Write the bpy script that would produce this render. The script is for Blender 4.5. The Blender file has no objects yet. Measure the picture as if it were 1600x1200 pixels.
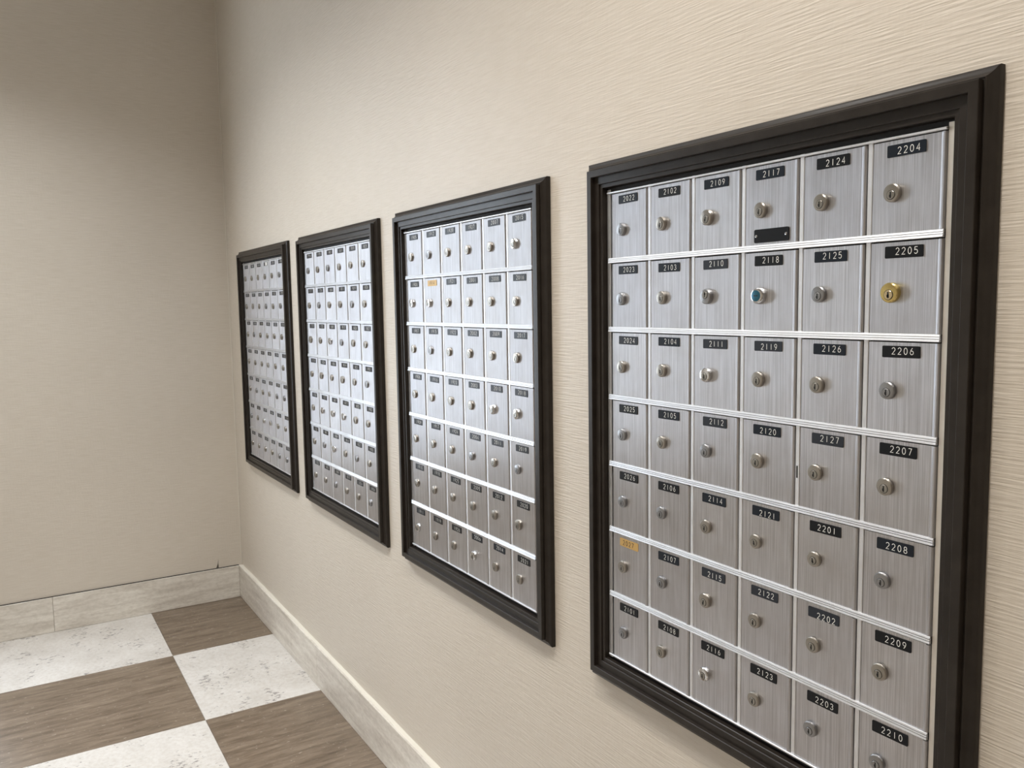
import bpy, bmesh, math, random
from mathutils import Matrix, Vector

random.seed(7)
scene = bpy.context.scene
COL = scene.collection

# ------------------------------------------------------------------ camera
F_PX, YAW, PITCH, ROLL = 1305.4477, 2.5936, -0.0957, -0.0161
cy, sy, cp, sp = math.cos(YAW), math.sin(YAW), math.cos(PITCH), math.sin(PITCH)
fwd = Vector((cy * cp, sy * cp, sp))
rgt = Vector((sy, -cy, 0.0))
upv = rgt.cross(fwd)
R2 = rgt * math.cos(ROLL) + upv * math.sin(ROLL)
U2 = -rgt * math.sin(ROLL) + upv * math.cos(ROLL)
cam_data = bpy.data.cameras.new('camera')
cam_data.sensor_width = 36.0
cam_data.lens = F_PX / 1600.0 * 36.0
cam_data.clip_start = 0.02
cam = bpy.data.objects.new('camera', cam_data)
COL.objects.link(cam)
m = Matrix((R2, U2, -fwd)).transposed().to_4x4()
m.translation = Vector((5.0517, -1.1563, 1.7287))
cam.matrix_world = m
scene.camera = cam

# ------------------------------------------------------------------ world, exposure
world = bpy.data.worlds.new('world')
scene.world = world
world.use_nodes = True
bg = world.node_tree.nodes['Background']
bg.inputs[0].default_value = (0.80, 0.895, 1.0, 1)
bg.inputs[1].default_value = 6.8
scene.view_settings.view_transform = 'Standard'
scene.view_settings.look = 'None'
scene.view_settings.gamma = 1.0
scene.view_settings.use_curve_mapping = False
scene.view_settings.exposure = 0.22

# ceiling downlights: position, power, cone
DOWNLIGHTS = [(1.45, -1.50, 270.0, 128, (0.925, 0.97, 1.0)), (2.80, -1.30, 120.0, 130, (1.0, 0.975, 0.935)),
              (4.25, -1.05, 190.0, 138, (1.0, 0.95, 0.88)), (6.15, -1.05, 100.0, 138, (1.0, 0.91, 0.79))]
CEIL = 3.75
LAMP_COL = (1.0, 0.972, 0.925)
X1, Y1 = 7.2, -3.3          # far extents of the room (behind / left of the camera)


# ------------------------------------------------------------------ helpers
def link(name, me, parent=None, mats=()):
    o = bpy.data.objects.new(name, me)
    COL.objects.link(o)
    if parent:
        o.parent = parent
    if not me.materials:
        for mt in mats:
            me.materials.append(mt)
    return o


def mesh_from(name, verts, faces, mats=(), fmats=None, smooth=None):
    me = bpy.data.meshes.new(name)
    me.from_pydata(verts, [], faces)
    for mt in mats:
        me.materials.append(mt)
    if fmats:
        for p, i in zip(me.polygons, fmats):
            p.material_index = i
    bm = bmesh.new()
    bm.from_mesh(me)
    bmesh.ops.recalc_face_normals(bm, faces=bm.faces)
    bm.to_mesh(me)
    bm.free()
    if smooth:
        for p in me.polygons:
            p.use_smooth = True
        try:
            me.set_sharp_from_angle(angle=math.radians(smooth))
        except Exception:
            pass
    return me


def box_mesh(name, a, b, mats=(), bevel=0.0):
    bm = bmesh.new()
    bmesh.ops.create_cube(bm, size=1.0)
    for v in bm.verts:
        v.co = Vector([(a[i] + b[i]) / 2 + v.co[i] * (b[i] - a[i]) for i in range(3)])
    if bevel:
        bmesh.ops.bevel(bm, geom=list(bm.edges), offset=bevel, segments=1, affect='EDGES')
    bmesh.ops.recalc_face_normals(bm, faces=bm.faces)
    me = bpy.data.meshes.new(name)
    bm.to_mesh(me)
    bm.free()
    for mt in mats:
        me.materials.append(mt)
    return me


def extrude(name, poly, axis, lo, hi, mats=(), smooth=None):
    """poly: closed list of (a, y); axis 'z' -> a is x; axis 'x' -> a is z."""
    n = len(poly)
    vs = []
    for t in (lo, hi):
        for a, y in poly:
            vs.append((a, y, t) if axis == 'z' else (t, y, a))
    fs = [(i, (i + 1) % n, n + (i + 1) % n, n + i) for i in range(n)]
    fs += [tuple(range(n)), tuple(range(2 * n - 1, n - 1, -1))]
    return mesh_from(name, vs, fs, mats, None, smooth)


def tag(o, label=None, cat=None, group=None, kind=None):
    if label:
        o['label'] = label
    if cat:
        o['category'] = cat
    if group:
        o['group'] = group
    if kind:
        o['kind'] = kind
    return o


# ------------------------------------------------------------------ materials
def new_mat(name, col=(0.5, 0.5, 0.5), rough=0.5, metal=0.0, spec=0.5):
    mt = bpy.data.materials.new(name)
    mt.use_nodes = True
    b = mt.node_tree.nodes['Principled BSDF']
    b.inputs['Base Color'].default_value = (*col, 1)
    b.inputs['Roughness'].default_value = rough
    b.inputs['Metallic'].default_value = metal
    b.inputs['Specular IOR Level'].default_value = spec
    return mt, mt.node_tree, b


def node(nt, typ, **kw):
    n = nt.nodes.new(typ)
    for k, v in kw.items():
        if k.startswith('i_'):
            n.inputs[k[2:]].default_value = v
        else:
            setattr(n, k, v)
    return n


def noise(nt, scale_vec, scale=1.0, detail=3.0, rough=0.55, rnd=False, coord='Object'):
    tc = node(nt, 'ShaderNodeTexCoord')
    mp = node(nt, 'ShaderNodeMapping')
    mp.inputs['Scale'].default_value = scale_vec
    src = tc.outputs[coord]
    if rnd:
        oi = node(nt, 'ShaderNodeObjectInfo')
        ad = node(nt, 'ShaderNodeVectorMath', operation='MULTIPLY_ADD')
        ad.inputs[0].default_value = (37.0, 23.0, 51.0)
        nt.links.new(oi.outputs['Random'], ad.inputs[1])
        nt.links.new(src, ad.inputs[2])
        src = ad.outputs[0]
    nt.links.new(src, mp.inputs['Vector'])
    nz = node(nt, 'ShaderNodeTexNoise')
    nz.inputs['Scale'].default_value = scale
    nz.inputs['Detail'].default_value = detail
    nz.inputs['Roughness'].default_value = rough
    nt.links.new(mp.outputs[0], nz.inputs['Vector'])
    return nz.outputs['Fac']


def ramp(nt, fac, stops):
    r = node(nt, 'ShaderNodeValToRGB')
    el = r.color_ramp.elements
    while len(el) < len(stops):
        el.new(0.5)
    for e, (p, c) in zip(el, stops):
        e.position = p
        e.color = (*c, 1) if len(c) == 3 else c
    nt.links.new(fac, r.inputs[0])
    return r.outputs[0]


def mix(nt, fac, a, b, mode='MIX'):
    mx = node(nt, 'ShaderNodeMix', data_type='RGBA', blend_type=mode)
    for s, v in ((0, fac), (6, a), (7, b)):
        if hasattr(v, 'is_output'):
            nt.links.new(v, mx.inputs[s])
        else:
            mx.inputs[s].default_value = v if s == 0 else (*v, 1)
    return mx.outputs[2]


def bump(nt, b, h, strength, dist):
    bp = node(nt, 'ShaderNodeBump')
    bp.inputs['Strength'].default_value = strength
    bp.inputs['Distance'].default_value = dist
    nt.links.new(h, bp.inputs['Height'])
    nt.links.new(bp.outputs[0], b.inputs['Normal'])


def maths(nt, op, a, b):
    n = node(nt, 'ShaderNodeMath', operation=op)
    for i, v in enumerate((a, b)):
        if hasattr(v, 'is_output'):
            nt.links.new(v, n.inputs[i])
        else:
            n.inputs[i].default_value = v
    return n.outputs[0]


def wallpaper(name, axis, amt):
    mt, nt, b = new_mat(name, (0.5, 0.45, 0.37), 0.42, 0, 0.5)
    hs = (13, 13, 250)
    vs = (110, 110, 30)
    h1 = noise(nt, hs, 1.0, 2.0, 0.5)
    h2 = noise(nt, vs, 1.0, 1.5, 0.5)
    h3 = noise(nt, (26, 26, 330), 1.0, 1.0, 0.5)
    h = maths(nt, 'ADD', maths(nt, 'MULTIPLY', h1, 1.0),
              maths(nt, 'ADD', maths(nt, 'MULTIPLY', h2, 0.42), maths(nt, 'MULTIPLY', h3, 0.25)))
    big = noise(nt, (1.3, 1.3, 1.3), 1.0, 3.0, 0.5)
    c1 = ramp(nt, big, [(0.3, (0.605, 0.548, 0.474)), (0.7, (0.64, 0.583, 0.508))])
    c2 = ramp(nt, h1, [(0.3, (0.93, 0.92, 0.90)), (0.65, (1.0, 1.0, 1.0))])
    nt.links.new(mix(nt, 1.0, c1, c2, 'MULTIPLY'), b.inputs['Base Color'])
    bump(nt, b, h, amt, 0.0022)
    return mt


def brushed(name, col, rough, streak=0.10, aniso=0.0):
    mt, nt, b = new_mat(name, col, rough, 1.0)
    n1 = noise(nt, (900, 900, 7), 1.0, 2.0, 0.6, rnd=True)
    n2 = noise(nt, (18, 18, 14), 1.0, 4.0, 0.6, rnd=True)
    lo = tuple(c * (1 - streak * 1.6) for c in col)
    hi = tuple(min(1, c * (1 + streak * 0.6)) for c in col)
    c1 = ramp(nt, n1, [(0.3, lo), (0.7, hi)])
    c2 = ramp(nt, n2, [(0.25, (0.90, 0.885, 0.87)), (0.6, (1, 1, 1))])
    oi = node(nt, 'ShaderNodeObjectInfo')
    c3 = ramp(nt, oi.outputs['Random'], [(0.0, (0.93, 0.93, 0.94)), (1.0, (1.0, 1.0, 1.0))])
    nt.links.new(mix(nt, 1.0, mix(nt, 1.0, c1, c2, 'MULTIPLY'), c3, 'MULTIPLY'), b.inputs['Base Color'])
    rr = node(nt, 'ShaderNodeMapRange')
    rr.inputs['To Min'].default_value = rough - 0.07
    rr.inputs['To Max'].default_value = rough + 0.09
    nt.links.new(n1, rr.inputs['Value'])
    nt.links.new(rr.outputs[0], b.inputs['Roughness'])
    if aniso:
        tn = node(nt, 'ShaderNodeTangent', direction_type='RADIAL', axis='Z')
        nt.links.new(tn.outputs[0], b.inputs['Tangent'])
        b.inputs['Anisotropic'].default_value = aniso
    bump(nt, b, n1, 0.12, 0.0003)
    return mt


M = {}
M['wall'] = wallpaper('wallpaper_ridged', 'x', 0.62)
M['wall_end'] = wallpaper('wallpaper_ridged_end', 'y', 0.35)
M['ceil'] = new_mat('ceiling_paint', (0.72, 0.70, 0.66), 0.8)[0]
M['alu'] = brushed('brushed_aluminium', (0.675, 0.68, 0.71), 0.41, 0.20, 0.8)
M['alu_bar'] = brushed('extruded_aluminium', (0.80, 0.815, 0.84), 0.46, 0.03)
M['alu_strip'] = brushed('dull_aluminium_strip', (0.82, 0.80, 0.76), 0.42, 0.06)
M['backing'] = new_mat('dark_backing', (0.02, 0.02, 0.022), 0.7)[0]
M['nickel'] = new_mat('nickel_lock', (0.34, 0.318, 0.285), 0.3, 1.0)[0]
M['chrome'] = new_mat('chrome_lock', (0.62, 0.62, 0.62), 0.15, 1.0)[0]
M['brass'] = new_mat('brass_lock', (0.62, 0.49, 0.20), 0.22, 1.0)[0]
M['steel'] = new_mat('dull_steel_lock', (0.30, 0.30, 0.305), 0.32, 1.0)[0]
M['plug'] = new_mat('lock_plug', (0.33, 0.315, 0.285), 0.3, 1.0)[0]
M['plug_blue'] = new_mat('blue_lock_plug', (0.03, 0.12, 0.18), 0.3, 0.6)[0]
M['plug_brass'] = new_mat('brass_lock_plug', (0.62, 0.51, 0.32), 0.25, 1.0)[0]
M['keyway'] = new_mat('keyway', (0.008, 0.008, 0.008), 0.6)[0]
M['plate_black'] = new_mat('black_engraving_plastic', (0.006, 0.007, 0.009), 0.35, 0, 0.22)[0]
M['plate_blue'] = new_mat('blue_black_engraving_plastic', (0.010, 0.014, 0.021), 0.33, 0, 0.22)[0]
M['plate_faded'] = new_mat('faded_engraving_plastic', (0.024, 0.028, 0.036), 0.38, 0, 0.22)[0]
M['plate_tan'] = new_mat('tan_brass_plate', (0.52, 0.33, 0.11), 0.4, 0.2)[0]
M['plate_white'] = new_mat('white_plate', (0.8, 0.8, 0.78), 0.4)[0]
M['ink_white'] = new_mat('white_engraving', (0.80, 0.80, 0.77), 0.6)[0]
M['ink_black'] = new_mat('black_engraving', (0.03, 0.02, 0.012), 0.6)[0]
M['grout'] = new_mat('floor_bed', (0.42, 0.38, 0.33), 0.85)[0]
M['caulk'] = new_mat('caulk_bead', (0.70, 0.66, 0.58), 0.6)[0]
M['gap_shade'] = new_mat('painted_gap_shade', (0.02, 0.016, 0.012), 0.9)[0]
M['tear'] = new_mat('torn_wallpaper', (0.10, 0.085, 0.07), 0.9)[0]


def mk_frame_mat():
    mt, nt, b = new_mat('espresso_painted_wood', (0.020, 0.016, 0.013), 0.34, 0, 0.3)
    n1 = noise(nt, (30, 30, 30), 1.0, 4.0, 0.6)
    n2 = noise(nt, (160, 160, 160), 1.0, 2.0, 0.6)
    c = ramp(nt, n1, [(0.3, (0.016, 0.0125, 0.010)), (0.7, (0.026, 0.021, 0.017))])
    nt.links.new(c, b.inputs['Base Color'])
    rr = node(nt, 'ShaderNodeMapRange')
    rr.inputs['To Min'].default_value = 0.27
    rr.inputs['To Max'].default_value = 0.42
    nt.links.new(n1, rr.inputs['Value'])
    nt.links.new(rr.outputs[0], b.inputs['Roughness'])
    bump(nt, b, n2, 0.08, 0.0008)
    return mt


M['frame'] = mk_frame_mat()


def mk_white_stone():
    mt, nt, b = new_mat('white_speckled_stone', (0.7, 0.67, 0.62), 0.33)
    base = ramp(nt, noise(nt, (5, 5, 5), 1.0, 5.0, 0.6, rnd=True),
                [(0.3, (0.58, 0.55, 0.515)), (0.7, (0.71, 0.685, 0.655))])
    fine = ramp(nt, noise(nt, (60, 60, 60), 1.0, 3.0, 0.6, rnd=True),
                [(0.35, (0.90, 0.88, 0.86)), (0.6, (1, 1, 1))])
    pits = noise(nt, (60, 34, 40), 1.0, 4.0, 0.7, rnd=True)
    area = noise(nt, (5, 9, 5), 1.0, 2.0, 0.5, rnd=True)
    msk = ramp(nt, maths(nt, 'ADD', pits, maths(nt, 'MULTIPLY', area, 0.55)),
               [(0.895, (0, 0, 0)), (0.945, (1, 1, 1))])
    c = mix(nt, 1.0, base, fine, 'MULTIPLY')
    nt.links.new(mix(nt, maths(nt, 'MULTIPLY', msk, 0.85), c, (0.22, 0.20, 0.19)), b.inputs['Base Color'])
    return mt


def mk_brown_stone():
    mt, nt, b = new_mat('brown_vein_cut_stone', (0.2, 0.15, 0.1), 0.33)
    v = noise(nt, (34, 4.5, 10), 1.0, 9.0, 0.72, rnd=True)
    c1 = ramp(nt, v, [(0.30, (0.088, 0.062, 0.041)), (0.48, (0.176, 0.132, 0.094)), (0.70, (0.275, 0.215, 0.160))])
    f = ramp(nt, noise(nt, (140, 22, 60), 1.0, 3.0, 0.6, rnd=True), [(0.3, (0.85, 0.83, 0.8)), (0.6, (1, 1, 1))])
    sp_ = ramp(nt, noise(nt, (110, 45, 60), 1.0, 2.0, 0.5, rnd=True), [(0.675, (0, 0, 0)), (0.72, (1, 1, 1))])
    c = mix(nt, 1.0, c1, f, 'MULTIPLY')
    nt.links.new(mix(nt, maths(nt, 'MULTIPLY', sp_, 0.6), c, (0.45, 0.40, 0.34)), b.inputs['Base Color'])
    return mt


def mk_base_stone():
    mt, nt, b = new_mat('cream_travertine', (0.55, 0.5, 0.43), 0.4)
    v = noise(nt, (3.5, 3.5, 34), 1.0, 6.0, 0.62, rnd=True)
    c1 = ramp(nt, v, [(0.28, (0.54, 0.49, 0.43)), (0.5, (0.68, 0.635, 0.57)), (0.72, (0.80, 0.765, 0.70))])
    f = ramp(nt, noise(nt, (40, 40, 90), 1.0, 3.0, 0.6, rnd=True), [(0.3, (0.86, 0.85, 0.83)), (0.6, (1, 1, 1))])
    nt.links.new(mix(nt, 1.0, c1, f, 'MULTIPLY'), b.inputs['Base Color'])
    bump(nt, b, v, 0.1, 0.001)
    return mt


M['white_stone'] = mk_white_stone()
M['brown_stone'] = mk_brown_stone()
M['base_stone'] = mk_base_stone()

# ------------------------------------------------------------------ structure
T = 0.12
tag(link('floor', box_mesh('floor', (-T, Y1 - T, -0.10), (X1 + T, T, -0.004), [M['grout']])),
    'checkered stone floor of white and brown tiles', None, kind='structure')
floor = bpy.data.objects['floor']
tag(link('wall_right', box_mesh('wall_right', (0, 0, -0.004), (X1 + T, T, CEIL), [M['wall']])),
    'beige ridged wallpaper wall carrying the four mailbox banks', kind='structure')
tag(link('wall_front', box_mesh('wall_front', (X1, Y1 - T, -0.004), (X1 + T, 0, CEIL), [M['wall_end']])),
    'beige wall behind the viewer', kind='structure')
def boxes_mesh(name, boxes, mat):
    bm = bmesh.new()
    for a, b_ in boxes:
        g = bmesh.ops.create_cube(bm, size=1.0)
        for v in g['verts']:
            v.co = Vector([(a[i] + b_[i]) / 2 + v.co[i] * (b_[i] - a[i]) for i in range(3)])
    me = bpy.data.meshes.new(name)
    bm.to_mesh(me)
    bm.free()
    me.materials.append(mat)
    return me


tag(link('wall_left', box_mesh('wall_left', (0, Y1 - T, -0.004), (X1, Y1, CEIL), [M['wall_end']])),
    'beige wall on the far left side', kind='structure')
# end wall: past the left edge of the view it opens on a bright day-lit lobby
OY0, OY1, OZ0, OZ1 = -1.36, -2.25, 0.70, 3.05
tag(link('wall_back', boxes_mesh('wall_back', [
    ((-T, OY0, -0.004), (0, T, CEIL)), ((-T, Y1 - T, -0.004), (0, OY1, CEIL)),
    ((-T, OY1, OZ1), (0, OY0, CEIL)), ((-T, OY1, -0.004), (0, OY0, OZ0))], M['wall_end'])),
    'plain beige wallpaper wall at the end of the mail room', kind='structure')
tag(link('ceiling', box_mesh('ceiling', (-T, Y1 - T, CEIL), (X1 + T, T, CEIL + 0.1), [M['ceil']])),
    'plain off-white ceiling', kind='structure')

# floor tiles
TX0, TS, TY0 = 0.7051, 0.7768, -0.520
GAP = 0.0009
xs = [0.0]
x = TX0
while x < X1:
    xs.append(x)
    x += TS
xs.append(X1)
ys = [0.0]
y = TY0
while y > Y1:
    ys.append(y)
    y -= TS
ys.append(Y1)
tile_cache = {}
for i in range(len(xs) - 1):
    for j in range(len(ys) - 1):
        w, d = xs[i + 1] - xs[i], ys[j] - ys[j + 1]
        dark = (i + j) % 2 == 0
        key = (round(w, 4), round(d, 4), dark)
        if key not in tile_cache:
            tile_cache[key] = box_mesh('tile', (-w / 2 + GAP, -d / 2 + GAP, -0.012), (w / 2 - GAP, d / 2 - GAP, 0.0),
                                       [M['brown_stone'] if dark else M['white_stone']], 0.0006)
        o = link('floor_tile', tile_cache[key], floor)
        o.location = ((xs[i] + xs[i + 1]) / 2, (ys[j] + ys[j + 1]) / 2, 0.0)

# baseboards of stone lengths
BH, BT = 0.1923, 0.0213


def baseboard(name, label, pieces):
    root = bpy.data.objects.new(name, None)
    COL.objects.link(root)
    tag(root, label, kind='structure')
    for a, b_ in pieces:
        link('stone_length', box_mesh('stone_length', a, b_, [M['base_stone']], 0.0015), root)
    return root


bb = baseboard('baseboard_back', 'cream travertine baseboard along the end wall',
               [((0.0005, y1 + 0.0006, 0.0005), (0.015, y0 - 0.0006, BH)) for y0, y1 in
                ((-BT, -1.006), (-1.006, -1.99), (-1.99, -2.97), (-2.97, Y1))])
link('painted_gap_shade', box_mesh('painted_gap_shade', (0.0003, Y1, BH - 0.001), (0.009, -BT, BH + 0.0024), [M['gap_shade']]), bb)  # dark strip along the wall gap, mostly occlusion shade put into its colour
br = baseboard('baseboard_right', 'cream travertine baseboard under the mailbox banks',
               [((x0 + 0.0006, -BT, 0.0005), (x1 - 0.0006, -0.0005, BH)) for x0, x1 in
                ((0.0005, 1.443), (1.443, 2.9), (2.9, 4.35), (4.35, 5.8), (5.8, X1))])
# uneven caulk bead on top of the right baseboard
vs, fs = [], []
n = 90
for k in range(n + 1):
    xx = 0.02 + (X1 - 0.04) * k / n
    wv = 0.009 + 0.004 * random.random()
    hv = 0.003 + 0.004 * random.random()
    vs += [(xx, -0.0004, BH - 0.0005), (xx, -wv - 0.004, BH - 0.0005), (xx, -wv, BH + hv * 0.5), (xx, -0.0004, BH + hv)]
for k in range(n):
    a = 4 * k
    for q in range(4):
        fs.append((a + q, a + (q + 1) % 4, a + 4 + (q + 1) % 4, a + 4 + q))
fs += [(0, 1, 2, 3), (4 * n + 3, 4 * n + 2, 4 * n + 1, 4 * n)]
link('caulk_bead', mesh_from('caulk_bead', vs, fs, [M['caulk']]), br)
# thin paper edge in the corner
c = link('trim_1', box_mesh('trim_1', (0.0004, -0.0045, BH + 0.004), (0.0035, -0.0004, CEIL - 0.001), [M['caulk']], 0.0008))
tag(c, 'thin pale paper edge in the wall corner', kind='structure')
# torn spot of wallpaper above the end baseboard
tear = mesh_from('wallpaper_tear', [(0.0004, -0.150, BH + 0.004), (0.0004, -0.136, BH + 0.004), (0.0004, -0.137, BH + 0.030),
                                    (0.0004, -0.135, BH + 0.058), (0.0004, -0.141, BH + 0.026),
                                    (0.003, -0.1475, BH + 0.004), (0.003, -0.1385, BH + 0.004), (0.002, -0.1395, BH + 0.026)],
                 [(0, 5, 4), (5, 7, 4), (5, 6, 7), (6, 1, 2, 7), (7, 2, 3, 4)], [M['tear']])
link('wallpaper_tear', tear, bpy.data.objects['wall_back'])

# ------------------------------------------------------------------ mailbox banks
UX = [0.3845, 1.4558, 2.5117, 3.5847]     # left edge of each aluminium panel
AW, AH, AZ = 0.7728, 1.0449, 0.9230
ZB = AZ - 0.0655                           # base of the whole thing
YA = -0.0075
CP, C0 = 0.12744, 0.0075                   # column pitch / first divider centre
DZ, Z1 = 0.1493, 1.8188                    # row pitch / first bar centre
ROWT = [Z1 + DZ - 0.0078 - DZ * r for r in range(7)]      # top of each door
DW, DH = 0.1164, 0.1357

# frame moulding: (distance outwards from the aluminium, projection from wall)
PROF = [(0.0080, 0.0003), (0.0080, 0.0160), (0.0090, 0.0172), (0.0163, 0.0176), (0.0165, 0.0200), (0.0175, 0.0210),
        (0.0325, 0.0214), (0.0327, 0.0294), (0.0337, 0.0304), (0.0468, 0.0304), (0.0478, 0.0296), (0.0478, 0.0192),
        (0.0498, 0.0190), (0.0506, 0.0204), (0.0518, 0.0202), (0.0530, 0.0180), (0.0555, 0.0152), (0.0590, 0.0134),
        (0.0628, 0.0126), (0.0646, 0.0116), (0.0655, 0.0098), (0.0655, 0.0003)]


def frame_piece(side):
    n = len(PROF)
    vs = []
    z0, z1 = AZ - ZB, AZ + AH - ZB
    for end in (0, 1):
        for s, p in PROF:
            if side == 'top':
                vs.append((-s if end == 0 else AW + s, -p, z1 + s))
            elif side == 'bottom':
                vs.append((-s if end == 0 else AW + s, -p, z0 - s))
            elif side == 'left':
                vs.append((-s, -p, z0 - s if end == 0 else z1 + s))
            else:
                vs.append((AW + s, -p, z0 - s if end == 0 else z1 + s))
    fs = [(i, (i + 1) % n, n + (i + 1) % n, n + i) for i in range(n)]
    fs += [tuple(range(n)), tuple(range(2 * n - 1, n - 1, -1))]
    return mesh_from('frame_' + side, vs, fs, [M['frame']], None, 28)


FR = {s: frame_piece(s) for s in ('top', 'bottom', 'left', 'right')}

door_poly = [(0.0008, -0.0020), (0.0000, YA + 0.0008), (0.0006, YA), (DW - 0.0086, YA), (DW - 0.0074, YA - 0.0012),
             (DW - 0.0050, YA - 0.0022), (DW - 0.0024, YA - 0.0022), (DW - 0.0006, YA - 0.0008), (DW, YA + 0.0012), (DW, -0.0020)]
DOOR = extrude('mailbox_door', door_poly, 'z', -DH, 0.0, [M['alu']], 20)
MW = 0.0088
mull_poly = [(-MW / 2, -0.0020), (-MW / 2, YA + 0.001), (-MW / 2 + 0.001, YA), (MW / 2 - 0.001, YA), (MW / 2, YA + 0.001), (MW / 2, -0.0020)]
ZLO, ZHI = AZ + 0.001 - ZB, AZ + AH - 0.001 - ZB
MULL = extrude('divider_strip', mull_poly, 'z', ZLO, ZHI, [M['alu_bar']])
LSTRIP = box_mesh('edge_strip_l', (-0.0060, -0.0062, AZ - 0.004 - ZB), (0.0062, -0.0021, AZ + AH + 0.004 - ZB), [M['alu_bar']], 0.0004)
RSTRIP = box_mesh('edge_strip_r', (0.7668, -0.0062, AZ - 0.004 - ZB), (0.7795, -0.0021, AZ + AH + 0.004 - ZB), [M['alu_strip']], 0.0004)
hb = 0.0056
bar_poly = [(-hb, YA + 0.0006), (-hb, YA - 0.0036), (-hb + 0.0006, YA - 0.0047), (-hb + 0.0038, YA - 0.0036),
            (-hb + 0.0039, YA - 0.0010), (-hb + 0.0048, YA - 0.0010), (-hb + 0.0049, YA - 0.0041), (-hb + 0.0070, YA - 0.0033),
            (-hb + 0.0071, YA - 0.0008), (-hb + 0.0080, YA - 0.0008), (-hb + 0.0081, YA - 0.0037), (hb - 0.0004, YA - 0.0027),
            (hb, YA - 0.0020), (hb, YA + 0.0006)]
BAR = extrude('shelf_bar', bar_poly, 'x', 0.0035, 0.7660, [M['alu_bar']])
tb = 0.0021
end_poly = [(-tb, YA + 0.0006), (-tb, YA - 0.0022), (-tb + 0.001, YA - 0.0034), (tb - 0.0008, YA - 0.0034), (tb, YA - 0.0024), (tb, YA + 0.0006)]
ENDBAR = extrude('end_bar', end_poly, 'x', -0.0010, 0.7664, [M['alu_bar']])
BACK = box_mesh('back_plate', (-0.0076, -0.0019, AZ - 0.0076 - ZB), (AW + 0.0076, -0.0004, AZ + AH + 0.0076 - ZB), [M['backing']])


def lathe(profile, seg, cx=0, cz=0):
    vs, fs = [], []
    for r, h in profile:
        for k in range(seg):
            a = 2 * math.pi * k / seg
            vs.append((cx + r * math.cos(a), -h, cz + r * math.sin(a)))
    for j in range(len(profile) - 1):
        for k in range(seg):
            fs.append((j * seg + k, j * seg + (k + 1) % seg, (j + 1) * seg + (k + 1) % seg, (j + 1) * seg + k))
    fs.append(tuple((len(profile) - 1) * seg + k for k in range(seg)))
    return vs, fs


def make_lock(name, ring, plug, scale=1.0, tall=1.0, off=-0.0030, rot=0.0):
    vs, fs, fm = [], [], []

    def add(v, f, mi):
        b0 = len(vs)
        vs.extend(v)
        fs.extend([tuple(i + b0 for i in q) for q in f])
        fm.extend([mi] * len(f))
    s, t = scale, tall * 0.88
    add(*lathe([(0.0138 * s, -0.0004), (0.0138 * s, 0.0050 * t), (0.0135 * s, 0.0060 * t), (0.0122 * s, 0.0072 * t),
                (0.0118 * s, 0.0073 * t)], 28), 0)
    add(*lathe([(0.0072 * s, 0.0070 * t), (0.0072 * s, 0.00742 * t)], 20, 0, off * s), 2)
    add(*lathe([(0.0065 * s, 0.0072 * t), (0.0064 * s, 0.0080 * t), (0.0060 * s, 0.0083 * t)], 20, 0, off * s), 1)
    h = 0.0085 * t
    ca, sa = math.cos(rot), math.sin(rot)
    for x0, x1, z0, z1 in ((-0.0011, 0.0011, -0.0048, 0.0042), (-0.0021, 0.0013, -0.0032, 0.0004)):
        q = []
        for hh in (0.0080 * t, h):
            for a, b in ((x0, z0), (x1, z0), (x1, z1), (x0, z1)):
                a, b = a * s, b * s
                q.append((a * ca - b * sa, -hh, a * sa + b * ca + off * s))
        add(q, [(4, 5, 6, 7), (0, 1, 5, 4), (1, 2, 6, 5), (2, 3, 7, 6), (3, 0, 4, 7)], 2)
    return mesh_from(name, vs, fs, [ring, plug, M['keyway']], fm, 18)


LOCKS = {
    'n0': make_lock('lock_nickel', M['nickel'], M['plug']),
    'n1': make_lock('lock_nickel_turned', M['nickel'], M['plug'], 0.96, 1.0, -0.0022, 0.25),
    'n2': make_lock('lock_nickel_large', M['nickel'], M['plug'], 1.06, 1.2, -0.0030, -0.12),
    's0': make_lock('lock_steel', M['steel'], M['steel'], 0.97, 1.0, -0.0030, 0.0),
    'c0': make_lock('lock_chrome', M['chrome'], M['plug'], 1.0, 1.25, -0.0026, 0.1),
    'b0': make_lock('lock_brass', M['brass'], M['plug_brass'], 1.10, 1.25, -0.0030, 0.05),
    'u0': make_lock('lock_blue', M['chrome'], M['plug_blue'], 1.06, 1.6, 0.0, 1.571),
    'f0': make_lock('lock_flipped', M['steel'], M['plug'], 1.04, 1.2, 0.0030, 3.14),
}
# blue lock: the plug fills nearly the whole face
LOCKS['u0'] = None


def make_blue():
    vs, fs, fm = [], [], []

    def add(v, f, mi):
        b0 = len(vs)
        vs.extend(v)
        fs.extend([tuple(i + b0 for i in q) for q in f])
        fm.extend([mi] * len(f))
    add(*lathe([(0.0150, -0.0004), (0.0150, 0.0030), (0.0140, 0.0075), (0.0120, 0.0105), (0.0102, 0.0110)], 26), 0)
    add(*lathe([(0.0100, 0.0106), (0.0098, 0.0116), (0.0090, 0.0119)], 24), 1)
    q = []
    for hh in (0.0114, 0.0122):
        for a, b in ((-0.0045, -0.0008), (0.0045, -0.0008), (0.0045, 0.0010), (-0.0045, 0.0010)):
            q.append((a, -hh, b))
    add(q, [(4, 5, 6, 7), (0, 1, 5, 4), (1, 2, 6, 5), (2, 3, 7, 6), (3, 0, 4, 7)], 2)
    return mesh_from('lock_blue_plug', vs, fs, [M['chrome'], M['plug_blue'], M['keyway']], fm, 22)


LOCKS['u0'] = make_blue()


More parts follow.
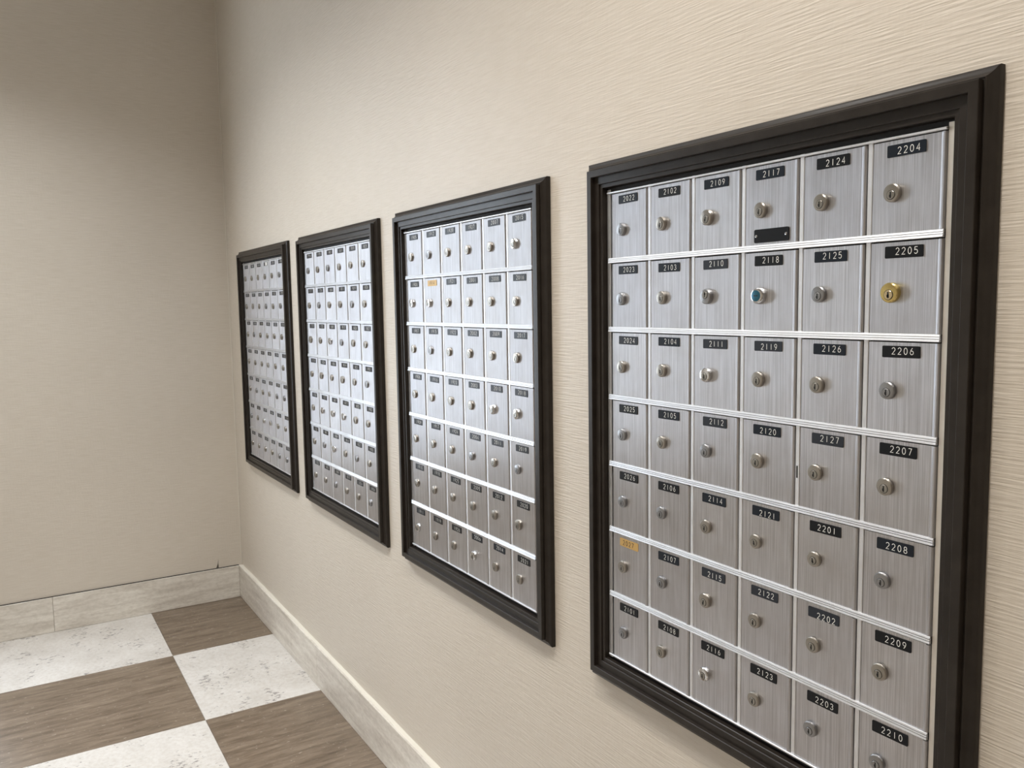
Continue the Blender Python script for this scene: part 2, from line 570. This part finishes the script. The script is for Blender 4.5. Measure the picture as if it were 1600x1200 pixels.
# single-stroke engraved digits in a box 0.62 wide, 1 high
def arc(cx, cz, rx, rz, a0, a1, n):
    return [(cx + rx * math.cos(math.radians(a0 + (a1 - a0) * k / n)), cz + rz * math.sin(math.radians(a0 + (a1 - a0) * k / n)))
            for k in range(n + 1)]


DIG = {
    '0': [arc(0.31, 0.5, 0.28, 0.5, 90, 450, 14)],
    '1': [[(0.31, 0.0), (0.31, 1.0)]],
    '2': [arc(0.31, 0.72, 0.27, 0.28, 165, -35, 8) + [(0.04, 0.0), (0.58, 0.0)]],
    '3': [arc(0.29, 0.755, 0.25, 0.245, 160, -90, 8), arc(0.29, 0.26, 0.29, 0.26, 90, -160, 9)],
    '4': [[(0.46, 0.0), (0.46, 1.0), (0.03, 0.30), (0.60, 0.30)]],
    '5': [[(0.55, 1.0), (0.12, 1.0), (0.08, 0.55)] + arc(0.29, 0.31, 0.28, 0.31, 125, -150, 9)],
    '6': [arc(0.31, 0.29, 0.27, 0.29, 450, 90, 12), [(0.06, 0.36), (0.16, 0.68), (0.42, 1.0)]],
    '7': [[(0.04, 1.0), (0.58, 1.0), (0.22, 0.0)]],
    '8': [arc(0.31, 0.755, 0.23, 0.245, 270, 630, 11), arc(0.31, 0.255, 0.28, 0.255, 90, 450, 12)],
    '9': [arc(0.31, 0.71, 0.27, 0.29, 270, 630, 12), [(0.56, 0.64), (0.46, 0.32), (0.20, 0.0)]],
}


def ribbon(pts, w):
    closed = (abs(pts[0][0] - pts[-1][0]) + abs(pts[0][1] - pts[-1][1])) < 1e-6
    out = []
    n = len(pts)
    for i, p in enumerate(pts):
        a = pts[i - 1] if i > 0 else (pts[-2] if closed else None)
        b = pts[i + 1] if i < n - 1 else (pts[1] if closed else None)
        d1 = Vector((p[0] - a[0], p[1] - a[1])).normalized() if a else None
        d2 = Vector((b[0] - p[0], b[1] - p[1])).normalized() if b else None
        d1 = d1 or d2
        d2 = d2 or d1
        t = d1 + d2
        t = t.normalized() if t.length > 0.15 else d1
        nn = Vector((-t.y, t.x))
        k = min(1.8, 1.0 / max(0.3, abs(nn.dot(Vector((-d1.y, d1.x))))))
        out.append((p[0] + nn.x * w / 2 * k, p[1] + nn.y * w / 2 * k, p[0] - nn.x * w / 2 * k, p[1] - nn.y * w / 2 * k))
    return out


PW, PH = 0.0615, 0.0178


def make_plate(number, mat, ink, tx, tz, bold=1.0):
    c = 0.0016
    out = [(c, 0), (PW - c, 0), (PW - c * 0.3, c * 0.3), (PW, c), (PW, PH - c), (PW - c * 0.3, PH - c * 0.3), (PW - c, PH), (c, PH),
           (c * 0.3, PH - c * 0.3), (0, PH - c), (0, c), (c * 0.3, c * 0.3)]
    n = len(out)
    y0, y1 = YA + 0.0002, YA - 0.0012
    vs = [(a, y0, b - PH) for a, b in out] + [(a, y1, b - PH) for a, b in out]
    fs = [(i, (i + 1) % n, n + (i + 1) % n, n + i) for i in range(n)] + [tuple(range(n, 2 * n))]
    fm = [0] * len(fs)
    hgt, adv, wd = 0.0099, 0.0099, 0.0058
    yt = y1 - 0.00015
    for q, ch in enumerate(number):
        for pl in DIG[ch]:
            rb = ribbon([(a * wd / 0.62, b * hgt) for a, b in pl], 0.00098 * bold)
            b0 = len(vs)
            for ax, az, bx, bz in rb:
                vs.append((tx + q * adv + ax, yt, tz + az - PH))
                vs.append((tx + q * adv + bx, yt, tz + bz - PH))
            for i in range(len(rb) - 1):
                fs.append((b0 + 2 * i, b0 + 2 * i + 1, b0 + 2 * i + 3, b0 + 2 * i + 2))
                fm.append(1)
    if number == '1621':                     # a white sticker covers half of this plate
        b0 = len(vs)
        ys = y1 - 0.0004
        vs += [(PW * 0.45, ys, -PH + 0.001), (PW - 0.001, ys, -PH + 0.001), (PW - 0.001, ys, -0.001), (PW * 0.45, ys, -0.001)]
        fs.append((b0, b0 + 1, b0 + 2, b0 + 3))
        fm.append(1)
    me = bpy.data.meshes.new('number_plate_' + number)
    me.from_pydata(vs, [], fs)
    me.materials.append(mat)
    me.materials.append(ink)
    for p, i in zip(me.polygons, fm):
        p.material_index = i
    return me


def make_label_plate():
    """screwed-on black plate low on one door"""
    w, h, c = 0.0760, 0.0235, 0.0030
    out = []
    for cx, cz, a0 in ((w - c, h - c, 0), (c, h - c, 90), (c, c, 180), (w - c, c, 270)):
        for k in range(4):
            a = math.radians(a0 + 30 * k)
            out.append((cx + c * math.cos(a), cz + c * math.sin(a)))
    n = len(out)
    y0, y1 = YA + 0.0002, YA - 0.0016
    vs = [(a, y0, b) for a, b in out] + [(a, y1, b) for a, b in out]
    fs = [(i, (i + 1) % n, n + (i + 1) % n, n + i) for i in range(n)] + [tuple(range(n, 2 * n))]
    fm = [0] * len(fs)
    for cx in (0.0052, w - 0.0052):
        v, f = lathe([(0.0026, -YA + 0.0014), (0.0024, -YA + 0.0024), (0.0014, -YA + 0.0027)], 12, cx, h / 2)
        b0 = len(vs)
        vs += v
        fs += [tuple(i + b0 for i in q) for q in f]
        fm += [1] * len(f)
        v, f = lathe([(0.0009, -YA + 0.0026), (0.0008, -YA + 0.0028)], 8, cx, h / 2)
        b0 = len(vs)
        vs += v
        fs += [tuple(i + b0 for i in q) for q in f]
        fm += [2] * len(f)
    return mesh_from('screwed_plate', vs, fs, [M['plate_black'], M['chrome'], M['keyway']], fm)


def seq(floor_, lo, hi):
    return ['%d%02d' % (floor_, k) for k in range(lo, hi + 1) if k != 13]


ALLN = seq(15, 26, 27) + seq(16, 1, 27) + seq(17, 1, 27) + seq(18, 1, 27) + seq(19, 1, 27) + seq(20, 1, 27) + seq(21, 1, 27) + seq(22, 1, 10)
# 168 boxes, filled column by column from the far end of the wall
assert len(ALLN) == 168, len(ALLN)

# lock measured offsets per row in the nearest bank (below door top)
LOCKZ = [0.0765, 0.0750, 0.0735, 0.0725, 0.0715, 0.0705, 0.0715]
SPECIAL_LOCK = {'2118': 'u0', '2205': 'b0', '2110': 'f0', '2111': 'c0', '2115': 'n2', '2109': 'n2', '2101': 's0', '2025': 's0', '2112': 's0',
                '2203': 's0', '2206': 's0', '2208': 's0', '2106': 's0', '2116': 'c0', '2204': 'n0', '2010': 'c0', '2020': 'n2', '2019': 's0'}
BIG_FAR = {'1718', '1726', '1822', '1814'}
PLATE_SPECIAL = {'2027': 'plate_tan', '1914': 'plate_tan', '1621': 'plate_black', '2110': 'plate_faded', '2111': 'plate_faded', '2115': 'plate_faded',
                 '2126': 'plate_blue', '2127': 'plate_faded', '2105': 'plate_blue', '2122': 'plate_faded', '2121': 'plate_blue', '2120': 'plate_blue',
                 '2118': 'plate_black', '2124': 'plate_black', '2203': 'plate_black', '2123': 'plate_black', '2201': 'plate_black'}
LOW_TEXT = {'2202': 0.0012, '2115': 0.0030, '2120': 0.0034, '2119': 0.0030, '2121': 0.0020, '2209': 0.0040, '2127': 0.0055, '2126': 0.0052,
            '2206': 0.0052, '2207': 0.0050, '2027': 0.0040}
LABELS = [
    'farthest and smallest-looking mailbox bank, dark framed, next to the end wall corner',
    'dark framed aluminium mailbox bank second from the end wall',
    'dark framed aluminium mailbox bank with a tan 1914 plate, left of the nearest bank',
    'nearest and largest mailbox bank, boxes 2022 to 2210, with one brass lock',
]

proto_parts = {}
for u in range(4):
    root = bpy.data.objects.new('mailbox_bank', None)
    COL.objects.link(root)
    root.location = (UX[u], 0, ZB)
    root.empty_display_size = 0.2
    tag(root, LABELS[u], 'mailboxes', 'wall-mounted mailbox banks')
    link('frame_rail', FR['top'], root)
    link('frame_rail', FR['bottom'], root)
    link('frame_stile', FR['left'], root)
    link('frame_stile', FR['right'], root)
    link('back_plate', BACK, root)
    link('edge_strip', LSTRIP, root)
    link('edge_strip', RSTRIP, root)
    for k in range(1, 6):
        o = link('divider_strip', MULL, root)
        o.location = (C0 + CP * k, 0, 0)
        if u == 3 and k == 4:
            slot = link('latch_slot', box_mesh('latch_slot', (-0.0016, YA - 0.0004, 0), (0.0012, YA + 0.0004, 0.021), [M['keyway']]), o)
            slot.location = (0, 0, 1.424 - ZB)
    for k in range(6):
        o = link('shelf_bar', BAR, root)
        o.location = (0, 0, Z1 - DZ * k - ZB)
    for zz in (AZ + AH - 0.0040, AZ + 0.0034):
        o = link('end_bar', ENDBAR, root)
        o.location = (0, 0, zz - ZB)
    for cidx in range(6):
        for r in range(7):
            num = ALLN[u * 42 + cidx * 7 + r]
            d = link('mailbox_door', DOOR, root)
            d.location = (C0 + CP * cidx + MW / 2 + 0.0009, 0, ROWT[r] - ZB)
            # lock
            if num in SPECIAL_LOCK:
                lk = SPECIAL_LOCK[num]
            elif num in BIG_FAR:
                lk = 'n2'
            else:
                lk = random.choice(['n0', 'n0', 'n0', 'n1', 'n1', 's0'] if u == 3 else ['n0', 'n0', 'n0', 'n1', 'n1', 'n1', 'c0', 's0', 's0'])
            o = link('lock', LOCKS[lk], d)
            o.location = (0.0352 + random.uniform(-0.0015, 0.0015), YA, -LOCKZ[r] + random.uniform(-0.001, 0.001))
            if lk == 'u0':
                o['label'] = 'chrome lock with a blue plug'
            if lk == 'b0':
                o['label'] = 'yellow brass lock'
            # number plate
            pm = PLATE_SPECIAL.get(num) or random.choice(['plate_black', 'plate_black', 'plate_blue', 'plate_blue', 'plate_faded'])
            ink = M['ink_black'] if pm in ('plate_tan', 'plate_white') else M['ink_white']
            tx = 0.0170 + random.uniform(-0.0015, 0.0015)
            tz = LOW_TEXT.get(num, 0.0042 + random.uniform(-0.0008, 0.0010))
            if pm == 'plate_tan':
                tx = 0.0110
            pl = link('number_plate', make_plate(num, M[pm], ink, tx, tz, 1.5 if pm == 'plate_tan' else 1.0), d)
            pl.location = (0.0240 + random.uniform(-0.0008, 0.0008), 0, -0.0058 + random.uniform(-0.0006, 0.0006))
            pl.rotation_euler = (0, random.uniform(-0.012, 0.012), 0)
            if pm == 'plate_tan':
                pl['label'] = 'tan number plate with dark digits'
            if num == '2117':
                o = link('screwed_plate', make_label_plate(), d)
                o.location = (0.0215, 0, -DH + 0.0035)
                o['label'] = 'blank black plate held by two screws'

# ------------------------------------------------------------------ ceiling downlights
lamp_em = bpy.data.materials.new('lamp_lens')
lamp_em.use_nodes = True
nt = lamp_em.node_tree
nt.nodes.clear()
e = nt.nodes.new('ShaderNodeEmission')
e.inputs[0].default_value = (*LAMP_COL, 1)
e.inputs[1].default_value = 12.0
om = nt.nodes.new('ShaderNodeOutputMaterial')
nt.links.new(e.outputs[0], om.inputs[0])
ring_m = new_mat('white_trim_ring', (0.8, 0.8, 0.78), 0.4)[0]
NTH = ['near the end wall', 'above the second mailbox bank', 'above the nearest mailbox bank', 'behind the viewer']
for i, (x, y, pw, cone, lcol) in enumerate(DOWNLIGHTS):
    root = bpy.data.objects.new('ceiling_downlight', None)
    COL.objects.link(root)
    root.location = (x, y, CEIL)
    tag(root, 'round white ceiling downlight ' + NTH[i], 'ceiling light', 'ceiling downlights')
    v, f = lathe([(0.105, 0.0), (0.105, 0.006), (0.085, 0.010), (0.080, 0.004)], 32)
    v = [(a, c_, b) for a, b, c_ in v]
    link('trim_ring', mesh_from('trim_ring', v, f[:-1], [ring_m]), root)
    v, f = lathe([(0.080, 0.0005), (0.080, 0.004)], 32)
    v = [(a, c_, b) for a, b, c_ in v]
    link('lens', mesh_from('lens', v, f, [lamp_em]), root)
    ld = bpy.data.lights.new('downlight_beam', 'SPOT')
    ld.energy = pw
    ld.color = lcol
    ld.spot_size = math.radians(cone)
    ld.spot_blend = 0.9
    ld.shadow_soft_size = 0.08
    lo = bpy.data.objects.new('downlight_beam', ld)
    COL.objects.link(lo)
    lo.parent = root
    lo.location = (0, 0, -0.02)
